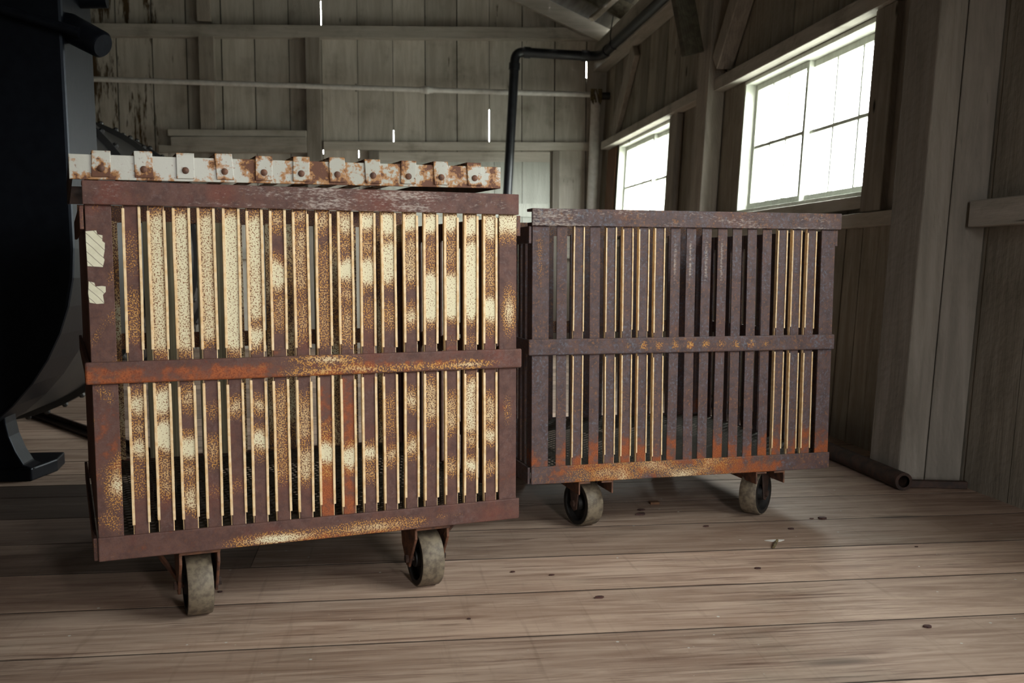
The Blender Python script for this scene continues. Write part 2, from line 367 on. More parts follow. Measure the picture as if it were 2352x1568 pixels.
# right wall: leaning boards with three window openings
OPEN = [(7.72, 9.56, 1.135, 1.936), (4.505, 6.222, 1.135, 1.936), (.15, 2.25, 1.25, 2.0)]
ys = [-2.7]
while ys[-1] < 10.2:
    n_ = ys[-1]+random.uniform(.24, .33)
    ys.append(n_)
ys = [y for y in ys if not (3.0 < y < 3.7)]+[3.235, 3.51, 3.8]
for a, b, c_, d_ in OPEN: ys = [y for y in ys if abs(y-a) > .07 and abs(y-b) > .07]+[a, b]
ys = sorted([y for y in ys if y < 10.25])+[YB]
wr = MB()
for i in range(len(ys)-1):
    y0, y1 = ys[i], ys[i+1]; ym = (y0+y1)/2; segs = [(0, 3.02)]
    for a, b, c_, d_ in OPEN:
        if a-.01 < ym < b+.01: segs = [(0, c_), (d_, 3.02)]
    t = tone(); e0 = random.uniform(0, .008); g = random.uniform(.002, .006)
    for z0, z1 in segs:
        P = lambda y, z, o: (RX(z, -o), y, z)
        wr.hexa([P(y0+g, z0, e0), P(y1-g, z0, e0), P(y1-g, z0, .03), P(y0+g, z0, .03), P(y0+g, z1, e0), P(y1-g, z1, e0), P(y1-g, z1, .03), P(y0+g, z1, .03)], t)
        wr.hexa([P(y0-.0, z0, .034), P(y1, z0, .034), P(y1, z0, .05), P(y0, z0, .05), P(y0, z1, .034), P(y1, z1, .034), P(y1, z1, .05), P(y0, z1, .05)], (.1, 1, 0, 1))
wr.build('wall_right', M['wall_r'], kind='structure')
w = MB(); w.box((-5.3, -2.8, 0), (-5.2, 10.5, 6.4), col=(.2, 0, 0, 1)); w.build('wall_left', M['wall_r'], kind='structure')
w = MB()
w.box((-5.3, -1.1, 0), (.82, -1.0, 6.4), col=(.3, 0, 0, 1)); w.box((1.08, -1.1, 0), (2.6, -1.0, 6.4), col=(.3, 0, 0, 1)); w.box((.82, -1.1, 2.3), (1.08, -1.0, 6.4), col=(.3, 0, 0, 1))
w.build('wall_front', M['wall_r'], kind='structure')
w = MB()
for k in range(28):
    x0 = 2.55-k*.29; x1 = x0-.287
    w.hexa([(x0, -2.9, roofz(x0)+.02), (x1, -2.9, roofz(x1)+.02), (x1, 10.6, roofz(x1)+.02), (x0, 10.6, roofz(x0)+.02),
            (x0, -2.9, roofz(x0)+.06), (x1, -2.9, roofz(x1)+.06), (x1, 10.6, roofz(x1)+.06), (x0, 10.6, roofz(x0)+.06)], tone())
w.build('ceiling', M['roof'], kind='structure')

tn = [0]
def trim(mb, mat, bevel=.004):
    tn[0] += 1; return mb.build('trim_%d' % tn[0], mat, kind='structure', bevel=bevel)
def rw(mb, y0, y1, z0, z1, off0, off1, col=None):
    """box standing off the right wall between off0 and off1 (towards the room positive)"""
    P = lambda y, z, o: (RX(z, o), y, z)
    mb.hexa([P(y0, z0, off1), P(y0, z0, off0), P(y1, z0, off0), P(y1, z0, off1), P(y0, z1, off1), P(y0, z1, off0), P(y1, z1, off0), P(y1, z1, off1)], col or tone())
# rails across the back wall
def xrail(x0, z0, x1, z1, h, d, y=None):
    w = MB(); y = (YB if y is None else y)-d/2
    w.beam((x0, y, z0), (x1, y, z1), h, d, side=(0, 0, 1), col=tone(), seg=8, jit=.002); return trim(w, M['beam_x'])
xrail(-5.1, 2.91, 2.24, 3.085, .113, .10)
xrail(-.50, 1.958, 2.20, 2.003, .080, .06)
xrail(-1.93, 2.045, -.655, 2.06, .062, .14); xrail(-1.90, 1.965, -.655, 1.985, .085, .16); xrail(-2.02, 1.90, -.655, 1.915, .062, .13)
xrail(-.0, 1.862, 1.72, 1.892, .10, .03)
for x0, x1, z0, z1 in ((-.653, -.517, .0, 3.0), (-1.635, -1.494, 2.07, 2.97), (-1.641, -1.513, 3.08, 4.7), (1.74, 1.81, 0, 1.95), (-.07, .03, 0, 1.92), (-1.50, -1.38, 0, 1.88)):
    w = MB(); w.box((x0, YB-(.055 if x0 > -.1 else .10), z0), (x1, YB, z1), col=tone()); trim(w, M['beam_z'])
for z in (.9,):
    xrail(-5.1, z, -.66, z+.03, .11, .09); xrail(1.83, z+.04, 2.2, z+.05, .11, .09)
# plank door in the back wall, painted whiter to stand in for low light
d = MB()
for k in range(6):
    x0 = .04+k*.28; d.box((x0+.002, YB-.028, .02), (x0+.277, YB-.004, 1.84), col=(random.random()*.5+.5, 0, 0, 1))
for z in (.35, 1.3): d.box((.06, YB-.05, z), (1.7, YB-.029, z+.13), col=(.9, 0, 0, 1))
d.build('door_1', M['jamb'], kind='structure')

# timbers of the right wall
w = MB(); rw(w, -.98, YB-.02, 2.73, 2.99, 0, .14, (.5, 0, 0, 1)); trim(w, M['beam_y'], .006)
w = MB(); rw(w, 6.84, 9.98, 1.938, 2.01, 0, .085, (.6, 0, 0, 1)); trim(w, M['beam_y'])
w = MB(); rw(w, 4.20, 6.60, 1.938, 2.02, 0, .075, (.5, 0, 0, 1)); trim(w, M['beam_y'])
w = MB(); rw(w, 3.83, 6.60, .99, 1.052, 0, .06, (.7, 0, 0, 1)); trim(w, M['beam_y'])
w = MB(); rw(w, 4.45, 6.60, 1.075, 1.133, 0, .035, (.6, 0, 0, 1)); trim(w, M['beam_y'])
w = MB(); rw(w, 6.84, 10.2, .99, 1.052, 0, .06, (.7, 0, 0, 1)); trim(w, M['beam_y'])
w = MB(); rw(w, 6.9, 9.6, 1.075, 1.133, 0, .035, (.6, 0, 0, 1)); trim(w, M['beam_y'])
w = MB(); rw(w, -.98, 3.527, .957, 1.052, 0, .07, (.5, 0, 0, 1)); trim(w, M['beam_y'])
for a, b, o in ((4.25, 4.44, .05), (4.09, 4.25, .02), (7.50, 7.70, .05)):
    w = MB(); rw(w, a, b, 1.055, 1.935, 0, o, (.25, 0, 0, 1)); trim(w, M['beam_z'])
w = MB(); rw(w, 9.62, 9.98, .2, 1.93, 0, .012); trim(w, M['orangewood'])
def timber(name, mb, mat, label, cat): return tag(mb.build(name, mat, bevel=.007), label, cat)
w = MB(); rw(w, 6.60, 6.84, 0, 2.73, 0, .115, (.55, 0, 0, 1)); timber('timber_post', w, M['beam_z'], 'white painted upright timber between the two windows', 'post')
w = MB(); P = lambda x, y, z: (x+.05*z, y, z)
w.hexa([P(1.944, 3.607, 0), P(2.035, 3.58, 0), P(2.10, 3.82, 0), P(1.931, 3.82, 0), P(1.944, 3.607, 2.73), P(2.035, 3.58, 2.73), P(2.10, 3.82, 2.73), P(1.931, 3.82, 2.73)], (.1, 0, 0, 1))
timber('timber_post', w, M['beam_z'], 'large rough white post at the right standing on the plank floor', 'post')
w = MB(); w.hexa([P(2.038, 3.582, 0), P(2.149, 3.53, 0), P(2.149, 3.63, 0), P(2.052, 3.63, 0), P(2.038, 3.582, 2.73), P(2.149, 3.53, 2.73), P(2.149, 3.63, 2.73), P(2.052, 3.63, 2.73)], (.0, 0, 0, 1))
trim(w, M['beam_z'])
def ybrace(y0, z0, y1, z1, wd, off0, off1, label, mat):
    w = MB(); a = Vector((0, y0, z0)); b = Vector((0, y1, z1)); t = (b-a).normalized(); n = Vector((0, -t.z, t.y))*wd/2
    c = [a-n, a+n, b+n, b-n]
    w.hexa([(RX(p.z, off1), p.y, p.z) for p in c]+[(RX(p.z, off0), p.y, p.z) for p in c], (.45, 0, 0, 1))
    return timber('knee_brace', w, mat, label, 'brace')
ybrace(9.68, 2.04, 9.03, 2.70, .20, .0, .05, 'flat slanting brace board above the far window near the corner', M['beam_z'])
ybrace(6.52, 2.10, 6.0, 2.68, .14, .005, .11, 'slanting white brace rising toward the camera from the post between the windows', M['beam_z'])
w = MB(); w.beam((2.065, 6.72, 2.19), (1.93, 6.66, 2.72), .09, .13, side=(0, 1, 0), col=(.1, 0, 0, 1)); w.beam((1.93, 6.66, 2.72), (1.80, 6.62, 3.10), .09, .13, side=(0, 1, 0), col=(.1, 0, 0, 1))
timber('knee_brace', w, M['roof'], 'dark brace leaning into the room from the post between the windows', 'brace')
for k, y in enumerate((10.2, 9.25, 8.3, 7.35, 6.4, 5.45, 4.5, 3.5, 2.5, 1.5)):
    w = MB(); w.beam((2.33, y, roofz(2.33)-.07), (-4.9, y, roofz(-4.9)-.07), .05, .15, side=(0, 1, 0), col=(.2, 0, 0, 1)); trim(w, M['roof' if k else 'beam_x'])
w = MB(); w.beam((1.86, 9.02, 2.93), (2.12, 9.0, 3.16), .10, .04, side=(0, 1, .3), col=(.9, 0, 0, 1)); trim(w, M['beam_x'])

# windows: reveal boards, two sashes of three by two panes
def window(n, y0, y1, z0, z1, split):
    root = bpy.data.objects.new('window_%d' % n, None); C.objects.link(root); root['kind'] = 'structure'
    f = MB()
    for (a, b, c_, d_) in ((y0-.0, y0+.022, z0, z1), (y1-.022, y1, z0, z1), (y0, y1, z1-.022, z1), (y0, y1, z0, z0+.022)):
        rw(f, a, b, c_, d_, -.14, -.0, (.9, 0, 0, 1))
    f.build('window_frame', M['jamb'], root, bevel=.002)
    ym = y0+(y1-y0)*split
    for si, (a, b, o) in enumerate(((y0+.024, ym+.02, -.125), (ym-.02, y1-.024, -.095))):
        s_ = MB(); st = .034; c_, d_ = z0+.024, z1-.024
        for q in ((a, a+st, c_, d_), (b-st, b, c_, d_), (a+st, b-st, d_-st, d_), (a+st, b-st, c_, c_+.04)): rw(s_, *q, o, o+.028, (.8, 0, 0, 1))
        for k in (1, 2):
            yy = a+st+(b-a-2*st)*k/3; rw(s_, yy-.008, yy+.008, c_+.04, d_-st, o+.003, o+.024, (.8, 0, 0, 1))
        zz = (c_+d_)/2; rw(s_, a+st, b-st, zz-.009, zz+.009, o+.003, o+.025, (.8, 0, 0, 1))
        so = s_.build('sash', M['jamb'], root)
        g = MB(); rw(g, a+st, b-st, c_+.04, d_-st, o+.010, o+.014); g.build('glass_pane', M['glass'], so)
    return root
window(1, 7.72, 9.56, 1.135, 1.936, .46)
window(2, 4.505, 6.222, 1.135, 1.936, .54)
window(3, .15, 2.25, 1.25, 2.0, .5)

# ------------------------------------------------------------------ pipes
t = thing('black_pipe', 'black iron pipe that rises, bends across the back wall and follows the right wall beam', 'pipe', (1.18, 9.93, 0))
def P_(p): return (p[0]-1.18, p[1]-9.93, p[2])
def arc(a, c, b, n=7):
    a, c, b = Vector(a), Vector(c), Vector(b); return [a*(1-k/n)**2+c*2*(k/n)*(1-k/n)+b*(k/n)**2 for k in range(n+1)]
pth = [(1.17, 9.93, .0), (1.245, 9.93, 1.50), (1.31, 9.93, 2.70)]
w = MB(); w.tube([P_(p) for p in pth]+[P_(p) for p in arc((1.312, 9.93, 2.74), (1.315, 9.93, 2.82), (1.39, 9.93, 2.822))], .044, 20); w.build('upright_pipe', M['pipe_black'], t, smooth=True)
w = MB(); w.tube([P_((1.39, 9.93, 2.822)), P_((2.03, 9.90, 2.80))]+[P_(p) for p in arc((2.03, 9.90, 2.80), (2.12, 9.88, 2.795), (2.135, 9.72, 2.795))]+[P_((2.15, 7.0, 2.80)), P_((2.15, 4.6, 2.80))], .045, 20); w.build('ceiling_pipe', M['pipe_black'], t, smooth=True)
for a, b in (((1.308, 9.93, 2.66), (1.311, 9.93, 2.72)), ((1.40, 9.93, 2.822), (1.46, 9.93, 2.820)), ((1.95, 9.905, 2.803), (2.02, 9.90, 2.80)), ((2.137, 9.66, 2.795), (2.138, 9.58, 2.795))):
    w = MB(); w.tube([P_(a), P_(b)], .053, 20); w.build('coupling', M['pipe_black'], t, smooth=True)
w = MB(); w.tube([P_((2.13, 9.3, 3.15)), P_((2.09, 9.3, 2.86))]+[P_((2.14+.052*math.cos(a), 9.3, 2.797+.052*math.sin(a))) for a in [2.6+.35*k for k in range(10)]], .005, 8)
w.build('wire_hanger', M['pipe_black'], t, smooth=True)
t = thing('white_pipe', 'thin white painted pipe running level along the back wall', 'pipe', (-4.9, YB-.2, 2.52))
w = MB(); w.tube([(0, 0, 0), (5.35, 0, -.035)], .024, 14); w.build('left_length', M['pipe_white'], t, smooth=True)
w = MB(); w.tube([(5.35, 0, -.035), (6.98, 0, -.04)], .025, 14); w.build('right_length', M['pipe_white'], t, smooth=True)
w = MB(); w.tube([(5.33, 0, -.035), (5.36, 0, -.035), (5.37, 0, -.035), (5.41, 0, -.035), (5.42, 0, -.035), (5.45, 0, -.035)], [.03, .03, .038, .038, .03, .03], 14); w.build('coupling', M['pipe_white'], t, smooth=True)
t = thing('drain_pipe', 'fat white upright pipe in the back corner with a frayed top', 'pipe', (2.15, YB-.19, 0))
w = MB(); w.tube([(-.085, 0, 0), (-.04, 0, 1.3), (-.005, 0, 2.42), (-.0, 0, 2.50)], [.052, .05, .05, .042], 18); w.build('upright_pipe', M['pipe_white'], t, smooth=True)
w = MB(); w.tube([(.0, 0, 2.47), (.13, -.02, 2.47)], .035, 14); w.build('side_pipe', M['boiler'], t, smooth=True)
w = MB()
for k in range(16):
    a = random.uniform(0, 6.28); x = random.uniform(-.07, .04); w.tube([(x, -.05, 2.53), (x+.02*math.cos(a), -.06, 2.46), (x+.03*math.cos(a), -.065, 2.38+random.random()*.05)], .006, 6)
w.build('frayed_wrap', M['rope'], t)
t = thing('floor_pipe', 'dark open-ended pipe lying on the floor along the foot of the right wall', 'pipe', (1.895, 3.47, .034))
w = MB(); L_ = 2.6; w.lathe([(.0, .022), (0, .033), (L_, .033), (L_, .022), (0.02, .022)], (0, 0, 0), (.012, 1, 0), 20)
w.build('pipe_wall', M['underside'], t, smooth=True)
o = MB(); o.beam((1.93, 3.53, .014), (2.145, 3.475, .014), .028, .03, side=(0, 0, 1)); trim(o, M['underside'])

# ------------------------------------------------------------------ left machine: retort with cast end, leg, clamp
t = thing('retort', 'large black cast iron cylindrical retort at the left edge on a splayed foot', 'machine', (-1.9, 4.0, 0))
def L(p): return (p[0]+1.9, p[1]-4.0, p[2])
CZ = .871; RR = .815
poly = [(-2.71, 3.95, CZ+.02), (-2.71, 3.95, 3.0), (-1.105, 3.95, 3.0)]
for k in range(25):
    a = -PI*k/24; poly.append((-1.905+RR*math.cos(a), 3.95, CZ+RR*math.sin(a)))
poly = poly[:-1]
w = MB(); w.prism([L(p) for p in poly], (0, .40, 0)); w.build('end_casting', M['black_iron'], t, bevel=.012)
w = MB(); w.lathe([(0, RR-.06), (0.0, RR-.02), (2.9, RR-.02), (3.05, RR-.2), (3.05, 0)], L((-1.905, 4.34, CZ)), (0, 1, 0), 72); w.build('shell', M['boiler'], t, smooth=True)
for y in (5.30, 6.55, 7.1):
    w = MB(); w.lathe([(0, RR-.03), (0, RR+.012), (.13, RR+.012), (.13, RR-.03)], L((-1.905, y, CZ)), (0, 1, 0), 72)
    for k in range(56):
        a = 2*PI*k/56
        w.lathe([(0, .017), (.012, .014), (.018, .004)], L((-1.905+(RR+.010)*math.cos(a), y+.03, CZ+(RR+.010)*math.sin(a))), (math.cos(a), 0, math.sin(a)), 8)
    w.build('riveted_hoop', M['boiler'], t, smooth=False)
leg = [(-2.0, 4.10, .35), (-1.352, 4.1, .35), (-1.36, 4.1, .27), (-1.356, 4.1, .22), (-1.347, 4.1, .17), (-1.325, 4.1, .11), (-1.298, 4.1, .06), (-1.26, 4.1, .045), (-2.2, 4.1, .045)]
w = MB(); w.prism([L((p[0]-.03, 4.04, p[2])) for p in leg], (0, .12, 0)); w.build('leg', M['black_iron'], t, bevel=.006)
w = MB(); ft = [(-2.35, 4.03, 0), (-1.30, 4.03, 0), (-1.262, 4.22, 0), (-1.28, 4.38, 0), (-2.35, 4.38, 0)]; w.prism([L(p) for p in ft], (0, 0, .05)); w.build('foot', M['black_iron'], t, bevel=.006)
w = MB(); w.tube([L((-2.2, 3.92, 1.93)), L((-1.30, 3.92, 1.70)), L((-1.03, 3.92, 1.625))], .018, 10); w.build('clamp_rod', M['black_iron'], t, smooth=True)
w = MB(); w.lathe([(0, 0), (0, .045), (.03, .052), (.19, .048), (.20, .04), (.20, 0)], L((-1.115, 4.03, 1.675)), (.9, -.5, -.5), 24); w.build('clamp_bolt', M['black_iron'], t, smooth=True)
w = MB(); w.lathe([(0, 0), (0, .03), (.12, .03), (.12, 0)], L((-1.12, 4.2, 1.80)), (1, 0, 0.05), 16); w.build('lug', M['black_iron'], t, smooth=True)
w = MB()
a = Vector((-1.96, 5.99, 0)); b = Vector((-.55, 3.83, 0)); 
w.beam(a+Vector((0, 0, .006)), b+Vector((0, 0, .006)), .06, .012, side=(1, 0, 0)); w.beam(a+Vector((.02, .012, .02)), b+Vector((.02, .012, .02)), .010, .030, side=(1, 0, 0))
o = w.build('floor_rail', M['underside']); tag(o, 'thin dark steel angle strip lying slantwise on the floor beside the retort leg', 'rail')

# ------------------------------------------------------------------ crate carts
SL = [[(0.782, 0.894, 0.25), (0.641, 0.763, 0.42), (0.479, 0.541, 0.8), (0.44, 0.479, 0.6), (0.383, 0.44, 0.75), (0.295, 0.383, 0.35)], [(0.616, 0.93, 0.78), (0.476, 0.548, 0.85), (0.398, 0.476, 1), (0.291, 0.398, 0.5)], [(0.614, 0.931, 0.8), (0.483, 0.546, 0.55), (0.375, 0.434, 0.95), (0.326, 0.375, 0.6), (0.256, 0.326, 0.7)], [(0.637, 0.932, 0.75), (0.613, 0.627, 0.3), (0.475, 0.505, 0.45), (0.361, 0.431, 0.5), (0.291, 0.321, 0.35)], [(0.611, 0.934, 0.85), (0.472, 0.512, 0.8), (0.292, 0.322, 0.35)], [(0.683, 0.935, 0.8), (0.624, 0.683, 0.85), (0.474, 0.514, 0.75), (0.384, 0.439, 0.9), (0.363, 0.384, 0.4)], [(0.889, 0.936, 0.6), (0.752, 0.831, 0.85), (0.662, 0.752, 0.5), (0.608, 0.628, 0.3), (0.308, 0.537, 0.5)], [(0.9, 0.937, 0.7), (0.741, 0.9, 0.55), (0.631, 0.741, 0.5), (0.397, 0.52, 0.55), (0.304, 0.397, 0.65)], [(0.881, 0.939, 0.6), (0.619, 0.861, 0.45), (0.404, 0.455, 0.4), (0.341, 0.404, 1), (0.31, 0.341, 0.5)], [(0.882, 0.94, 0.75), (0.842, 0.882, 0.5), (0.771, 0.831, 1), (0.72, 0.771, 0.6), (0.618, 0.72, 0.5), (0.327, 0.39, 0.95)], [(0.882, 0.941, 0.9), (0.832, 0.882, 0.55), (0.76, 0.832, 0.95), (0.658, 0.74, 0.4), (0.616, 0.627, 0.4), (0.344, 0.386, 0.95), (0.291, 0.344, 0.5)], [(0.878, 0.942, 0.95), (0.76, 0.878, 0.85), (0.657, 0.729, 0.45), (0.404, 0.51, 0.4), (0.329, 0.383, 0.6)], [(0.884, 0.943, 0.95), (0.76, 0.884, 0.6), (0.666, 0.718, 0.75), (0.465, 0.513, 0.7), (0.347, 0.401, 0.7)], [(0.885, 0.945, 0.95), (0.801, 0.874, 0.45), (0.665, 0.801, 0.9), (0.617, 0.633, 0.4), (0.419, 0.537, 0.6), (0.3, 0.321, 0.3)], [(0.885, 0.946, 0.9), (0.801, 0.885, 0.5), (0.674, 0.801, 0.95), (0.621, 0.632, 0.5), (0.394, 0.508, 0.6), (0.295, 0.328, 0.7)], [(0.876, 0.947, 0.9), (0.673, 0.876, 0.9), (0.62, 0.641, 0.6), (0.391, 0.538, 0.75), (0.369, 0.391, 1), (0.291, 0.336, 0.9)], [(0.866, 0.948, 0.8), (0.737, 0.866, 0.5), (0.667, 0.737, 0.95), (0.634, 0.667, 0.4), (0.41, 0.498, 0.6), (0.376, 0.41, 1), (0.293, 0.315, 1)]]
def ramp(x, a, b, s): # 1 inside a..b, soft over s
    return max(0, min(1, (x-a)/s+.5))*max(0, min(1, (b-x)/s+.5))
ZT1, ZT0, ZM1, ZM0, ZB1, ZB0, DD = .988, .938, .605, .557, .2207, .1676, .9656
PITCH = .052; U0 = .0915
def bumpf(x, c, w): return math.exp(-((x-c)/w)**2)
def n3(*a): return noise.noise(Vector(a))
def pl_slat(i):
    def f(v):
        cx = U0+PITCH*i; edge = abs(v.x-cx)/.0145
        r = 0
        zz = v.z+.012*n3(i*3.1, v.x*60, v.z*14)
        for a, b, m_ in SL[i]: r = max(r, m_*ramp(zz, a, b, .045))
        r *= 1-.22*edge**2*(0 if r > .8 else 1)
        g = .10+.5*max(0, n3(i*.9, 0, v.z*5))
        if i in (8, 9) and v.z < .55: g += .45
        if v.z < .62 and v.z > .605: g += .2
        return (r, g, 0, 1)
    return f
def pl_rail_top(v):
    s = .28+.25*ramp(v.x, .35, .85, .3)+.25*n3(v.x*9, 1, v.z*60); return (0, .1, s, 1)
def pl_rail_mid(v):
    t_ = (v.z-ZM0)/(ZM1-ZM0); g = .55*(1-max(0, t_-.5)*1.5)+.35*n3(v.x*6, 2, t_)+.12-.35*ramp(v.x, .62, 1.1, .1)*(1 if t_ < .35 else .6)
    r = .42*bumpf(t_, .15+.15*v.x, .22)*ramp(v.x, .4, .93, .1)*(1 if v.y < 0.01 else 0)+.5*bumpf(v.x, .5, .08)*bumpf(t_, .8, .3)+.3*max(0, n3(v.x*10, 7, t_*2))
    return (r, max(g, 0), 0, 1)
def pl_rail_bot(v):
    t_ = (v.z-ZB0)/(ZB1-ZB0); g = .12+.5*bumpf(v.x, .55, .28)*(1-t_)+.3*n3(v.x*7, 3, t_*1.5)+.25*bumpf(v.x, .12, .1)*t_
    r = .85*bumpf(v.x, .38, .10)*bumpf(t_, .22, .28)+.6*bumpf(v.x, .62, .12)*bumpf(t_, .3, .35)+.4*bumpf(v.x, .8, .08)*bumpf(t_, .5, .4)*max(0, n3(v.x*20, 3, t_*3)*2)
    return (r, max(g, 0), .45*bumpf(v.x, .03, .06)*(1-t_), 1)
def pl_post(k):
    def f(v):
        z = v.z
        if k == 0:
            r = .05+.5*max(0, n3(v.x*30, 2, z*18))+.5*bumpf(z, .33, .05)*ramp(v.x, .02, .06, .02); g = .15+.35*bumpf(z, .4, .12)+.3*max(0, n3(v.x*20, 4, z*8))
            s = .35*bumpf(z, .92, .06)*ramp(v.x, -.01, .02, .01)
        else:
            r = .85*bumpf(z, .92, .045)+.7*bumpf(z, .70, .06)*bumpf(v.x, .975, .02)+.3*bumpf(z, .45, .05)*bumpf(v.x, .97, .015); g = .08+.3*bumpf(z, .45, .06)+.3*bumpf(z, .27, .05); s = 0
        return (r, g, s, 1)
    return f
def pr(kind, i=0):
    def f(v):
        if kind == 'top': return (0, .08+.25*n3(v.x*6, 0, v.z*20)+.15*ramp(v.x, .6, 1, .3), .32+.3*bumpf(v.x, .05, .12)+.25*n3(v.x*8, 3, v.z*50)+.1*ramp(v.x, .5, 1, .2), 1)
        if kind == 'mid':
            j = (v.x-U0)/PITCH; on = bumpf(j-round(j), 0, .28)*ramp(v.x, .3, .78, .1); t_ = (v.z-.548)/.048
            return (.42*on*bumpf(t_, .5, .3), .08+.5*on*bumpf(t_, .5, .35)+.2*n3(v.x*12, 1, t_), .12, 1)
        if kind == 'bot':
            t_ = (v.z-.159)/.053; r = .55*ramp(v.x, .18, .62, .25)*(.5+.9*n3(v.x*9, 8, t_*1.2))+.15*ramp(v.x, .05, .9, .2)
            return (max(r, 0), .25+.35*ramp(v.x, .05, .85, .1)+.4*n3(v.x*6, 2, t_*1.5), .15*ramp(v.x, .2, .6, .1), 1)
        b = 1-min(1, max(0, (v.z-.225-.07*n3(i*1.7, v.x*12, 0))/.10))
        if kind == 'post': return (.25*bumpf(v.x, .025, .012)*ramp(v.z, .75, .92, .08)*(1 if i == 0 else 0), .05+.5*b+.3*max(0, n3(v.x*30, 3, v.z*10))+(.18 if i else 0), 0, 1)
        s = 0
        if 7 <= i <= 10: s = .72*bumpf(v.x, U0+PITCH*i, .007)*ramp(v.z, .74, .92, .1)
        return (.12*b*b, .08+.56*b+.25*n3(i*2.1, 5, v.z*9)+(.1 if i > 9 else 0), s, 1)
    return f
def wheel_assembly(root, u, v, side, sw, yoke):
    """one caster: yoke (part) with wheel and axle bolt as sub-parts; sw swivels the wheel"""
    r = .072; hw = .0285; cs, sn = math.cos(sw), math.sin(sw)
    T = lambda p: Vector((u+p[0]*cs-p[1]*sn, v+p[0]*sn+p[1]*cs, p[2]))
    y = MB(); zt = ZB0-.009 if yoke == 'angle' else ZB0
    if yoke == 'channel':
        for s_ in (-1, 1):
            x0 = s_*.0455; x1 = s_*.0385
            f = .058 if side > 0 else -.058; f = -f
            pl = [(f, zt-.001), (-f*1.15, zt-.001), (-f*.9, .10), (-f*.28, .052), (f*.05, .050), (f*.80, .118), (f, .135)]
            y.prism([T((x0, a, b)) for a, b in pl], T((x1, 0, 0))-T((x0, 0, 0)))
        y.box((-.0455, -.066, zt-.009), (.0455, .066, zt-.001), fn=T)
    else:
        for s_ in (-1, 1):
            pl = [(-.03, zt-.012), (.03, zt-.012), (.014, .055), (0, .048), (-.014, .055)]
            y.prism([T((s_*.036, a, b)) for a, b in pl], T((s_*.031, 0, 0))-T((s_*.036, 0, 0)))
        y.box((-.04, -.045, zt-.014), (.04, .045, zt-.0045), fn=T)
    yo = y.build('caster_yoke', M['edge_rust'] if yoke == 'channel' else M['underside'], root, bevel=.002)
    w = MB(); ax = Vector((cs, sn, 0)); o = T((0, 0, r))
    w.lathe([(-hw, r-.014), (-hw, r-.002), (-hw+.003, r), (hw-.003, r), (hw, r-.002), (hw, r-.014)], o, ax, 40); w.build('wheel_tread', M['wheel'], yo, smooth=True)
    w = MB(); w.lathe([(-hw-.0005, r-.004), (-hw-.0005, r-.016), (-.012, r-.020), (-.012, .026), (-hw-.002, .022), (-hw-.002, .0)], o, ax, 40)
    w.lathe([(hw+.0005, r-.004), (hw+.0005, r-.016), (.012, r-.020), (.012, .026), (hw+.002, .022), (hw+.002, .0)], o, ax, 40)
    w.build('wheel_hub', M['wheel_side'], yo, smooth=True)
    w = MB(); e_ = .053 if yoke == 'channel' else .043; w.lathe([(-e_, 0), (-e_, .011), (-e_+.012, .011), (-e_+.012, .007), (e_-.012, .007), (e_-.012, .011), (e_, .011), (e_, 0)], o, ax, 6); w.build('axle_bolt', M['underside'], yo)

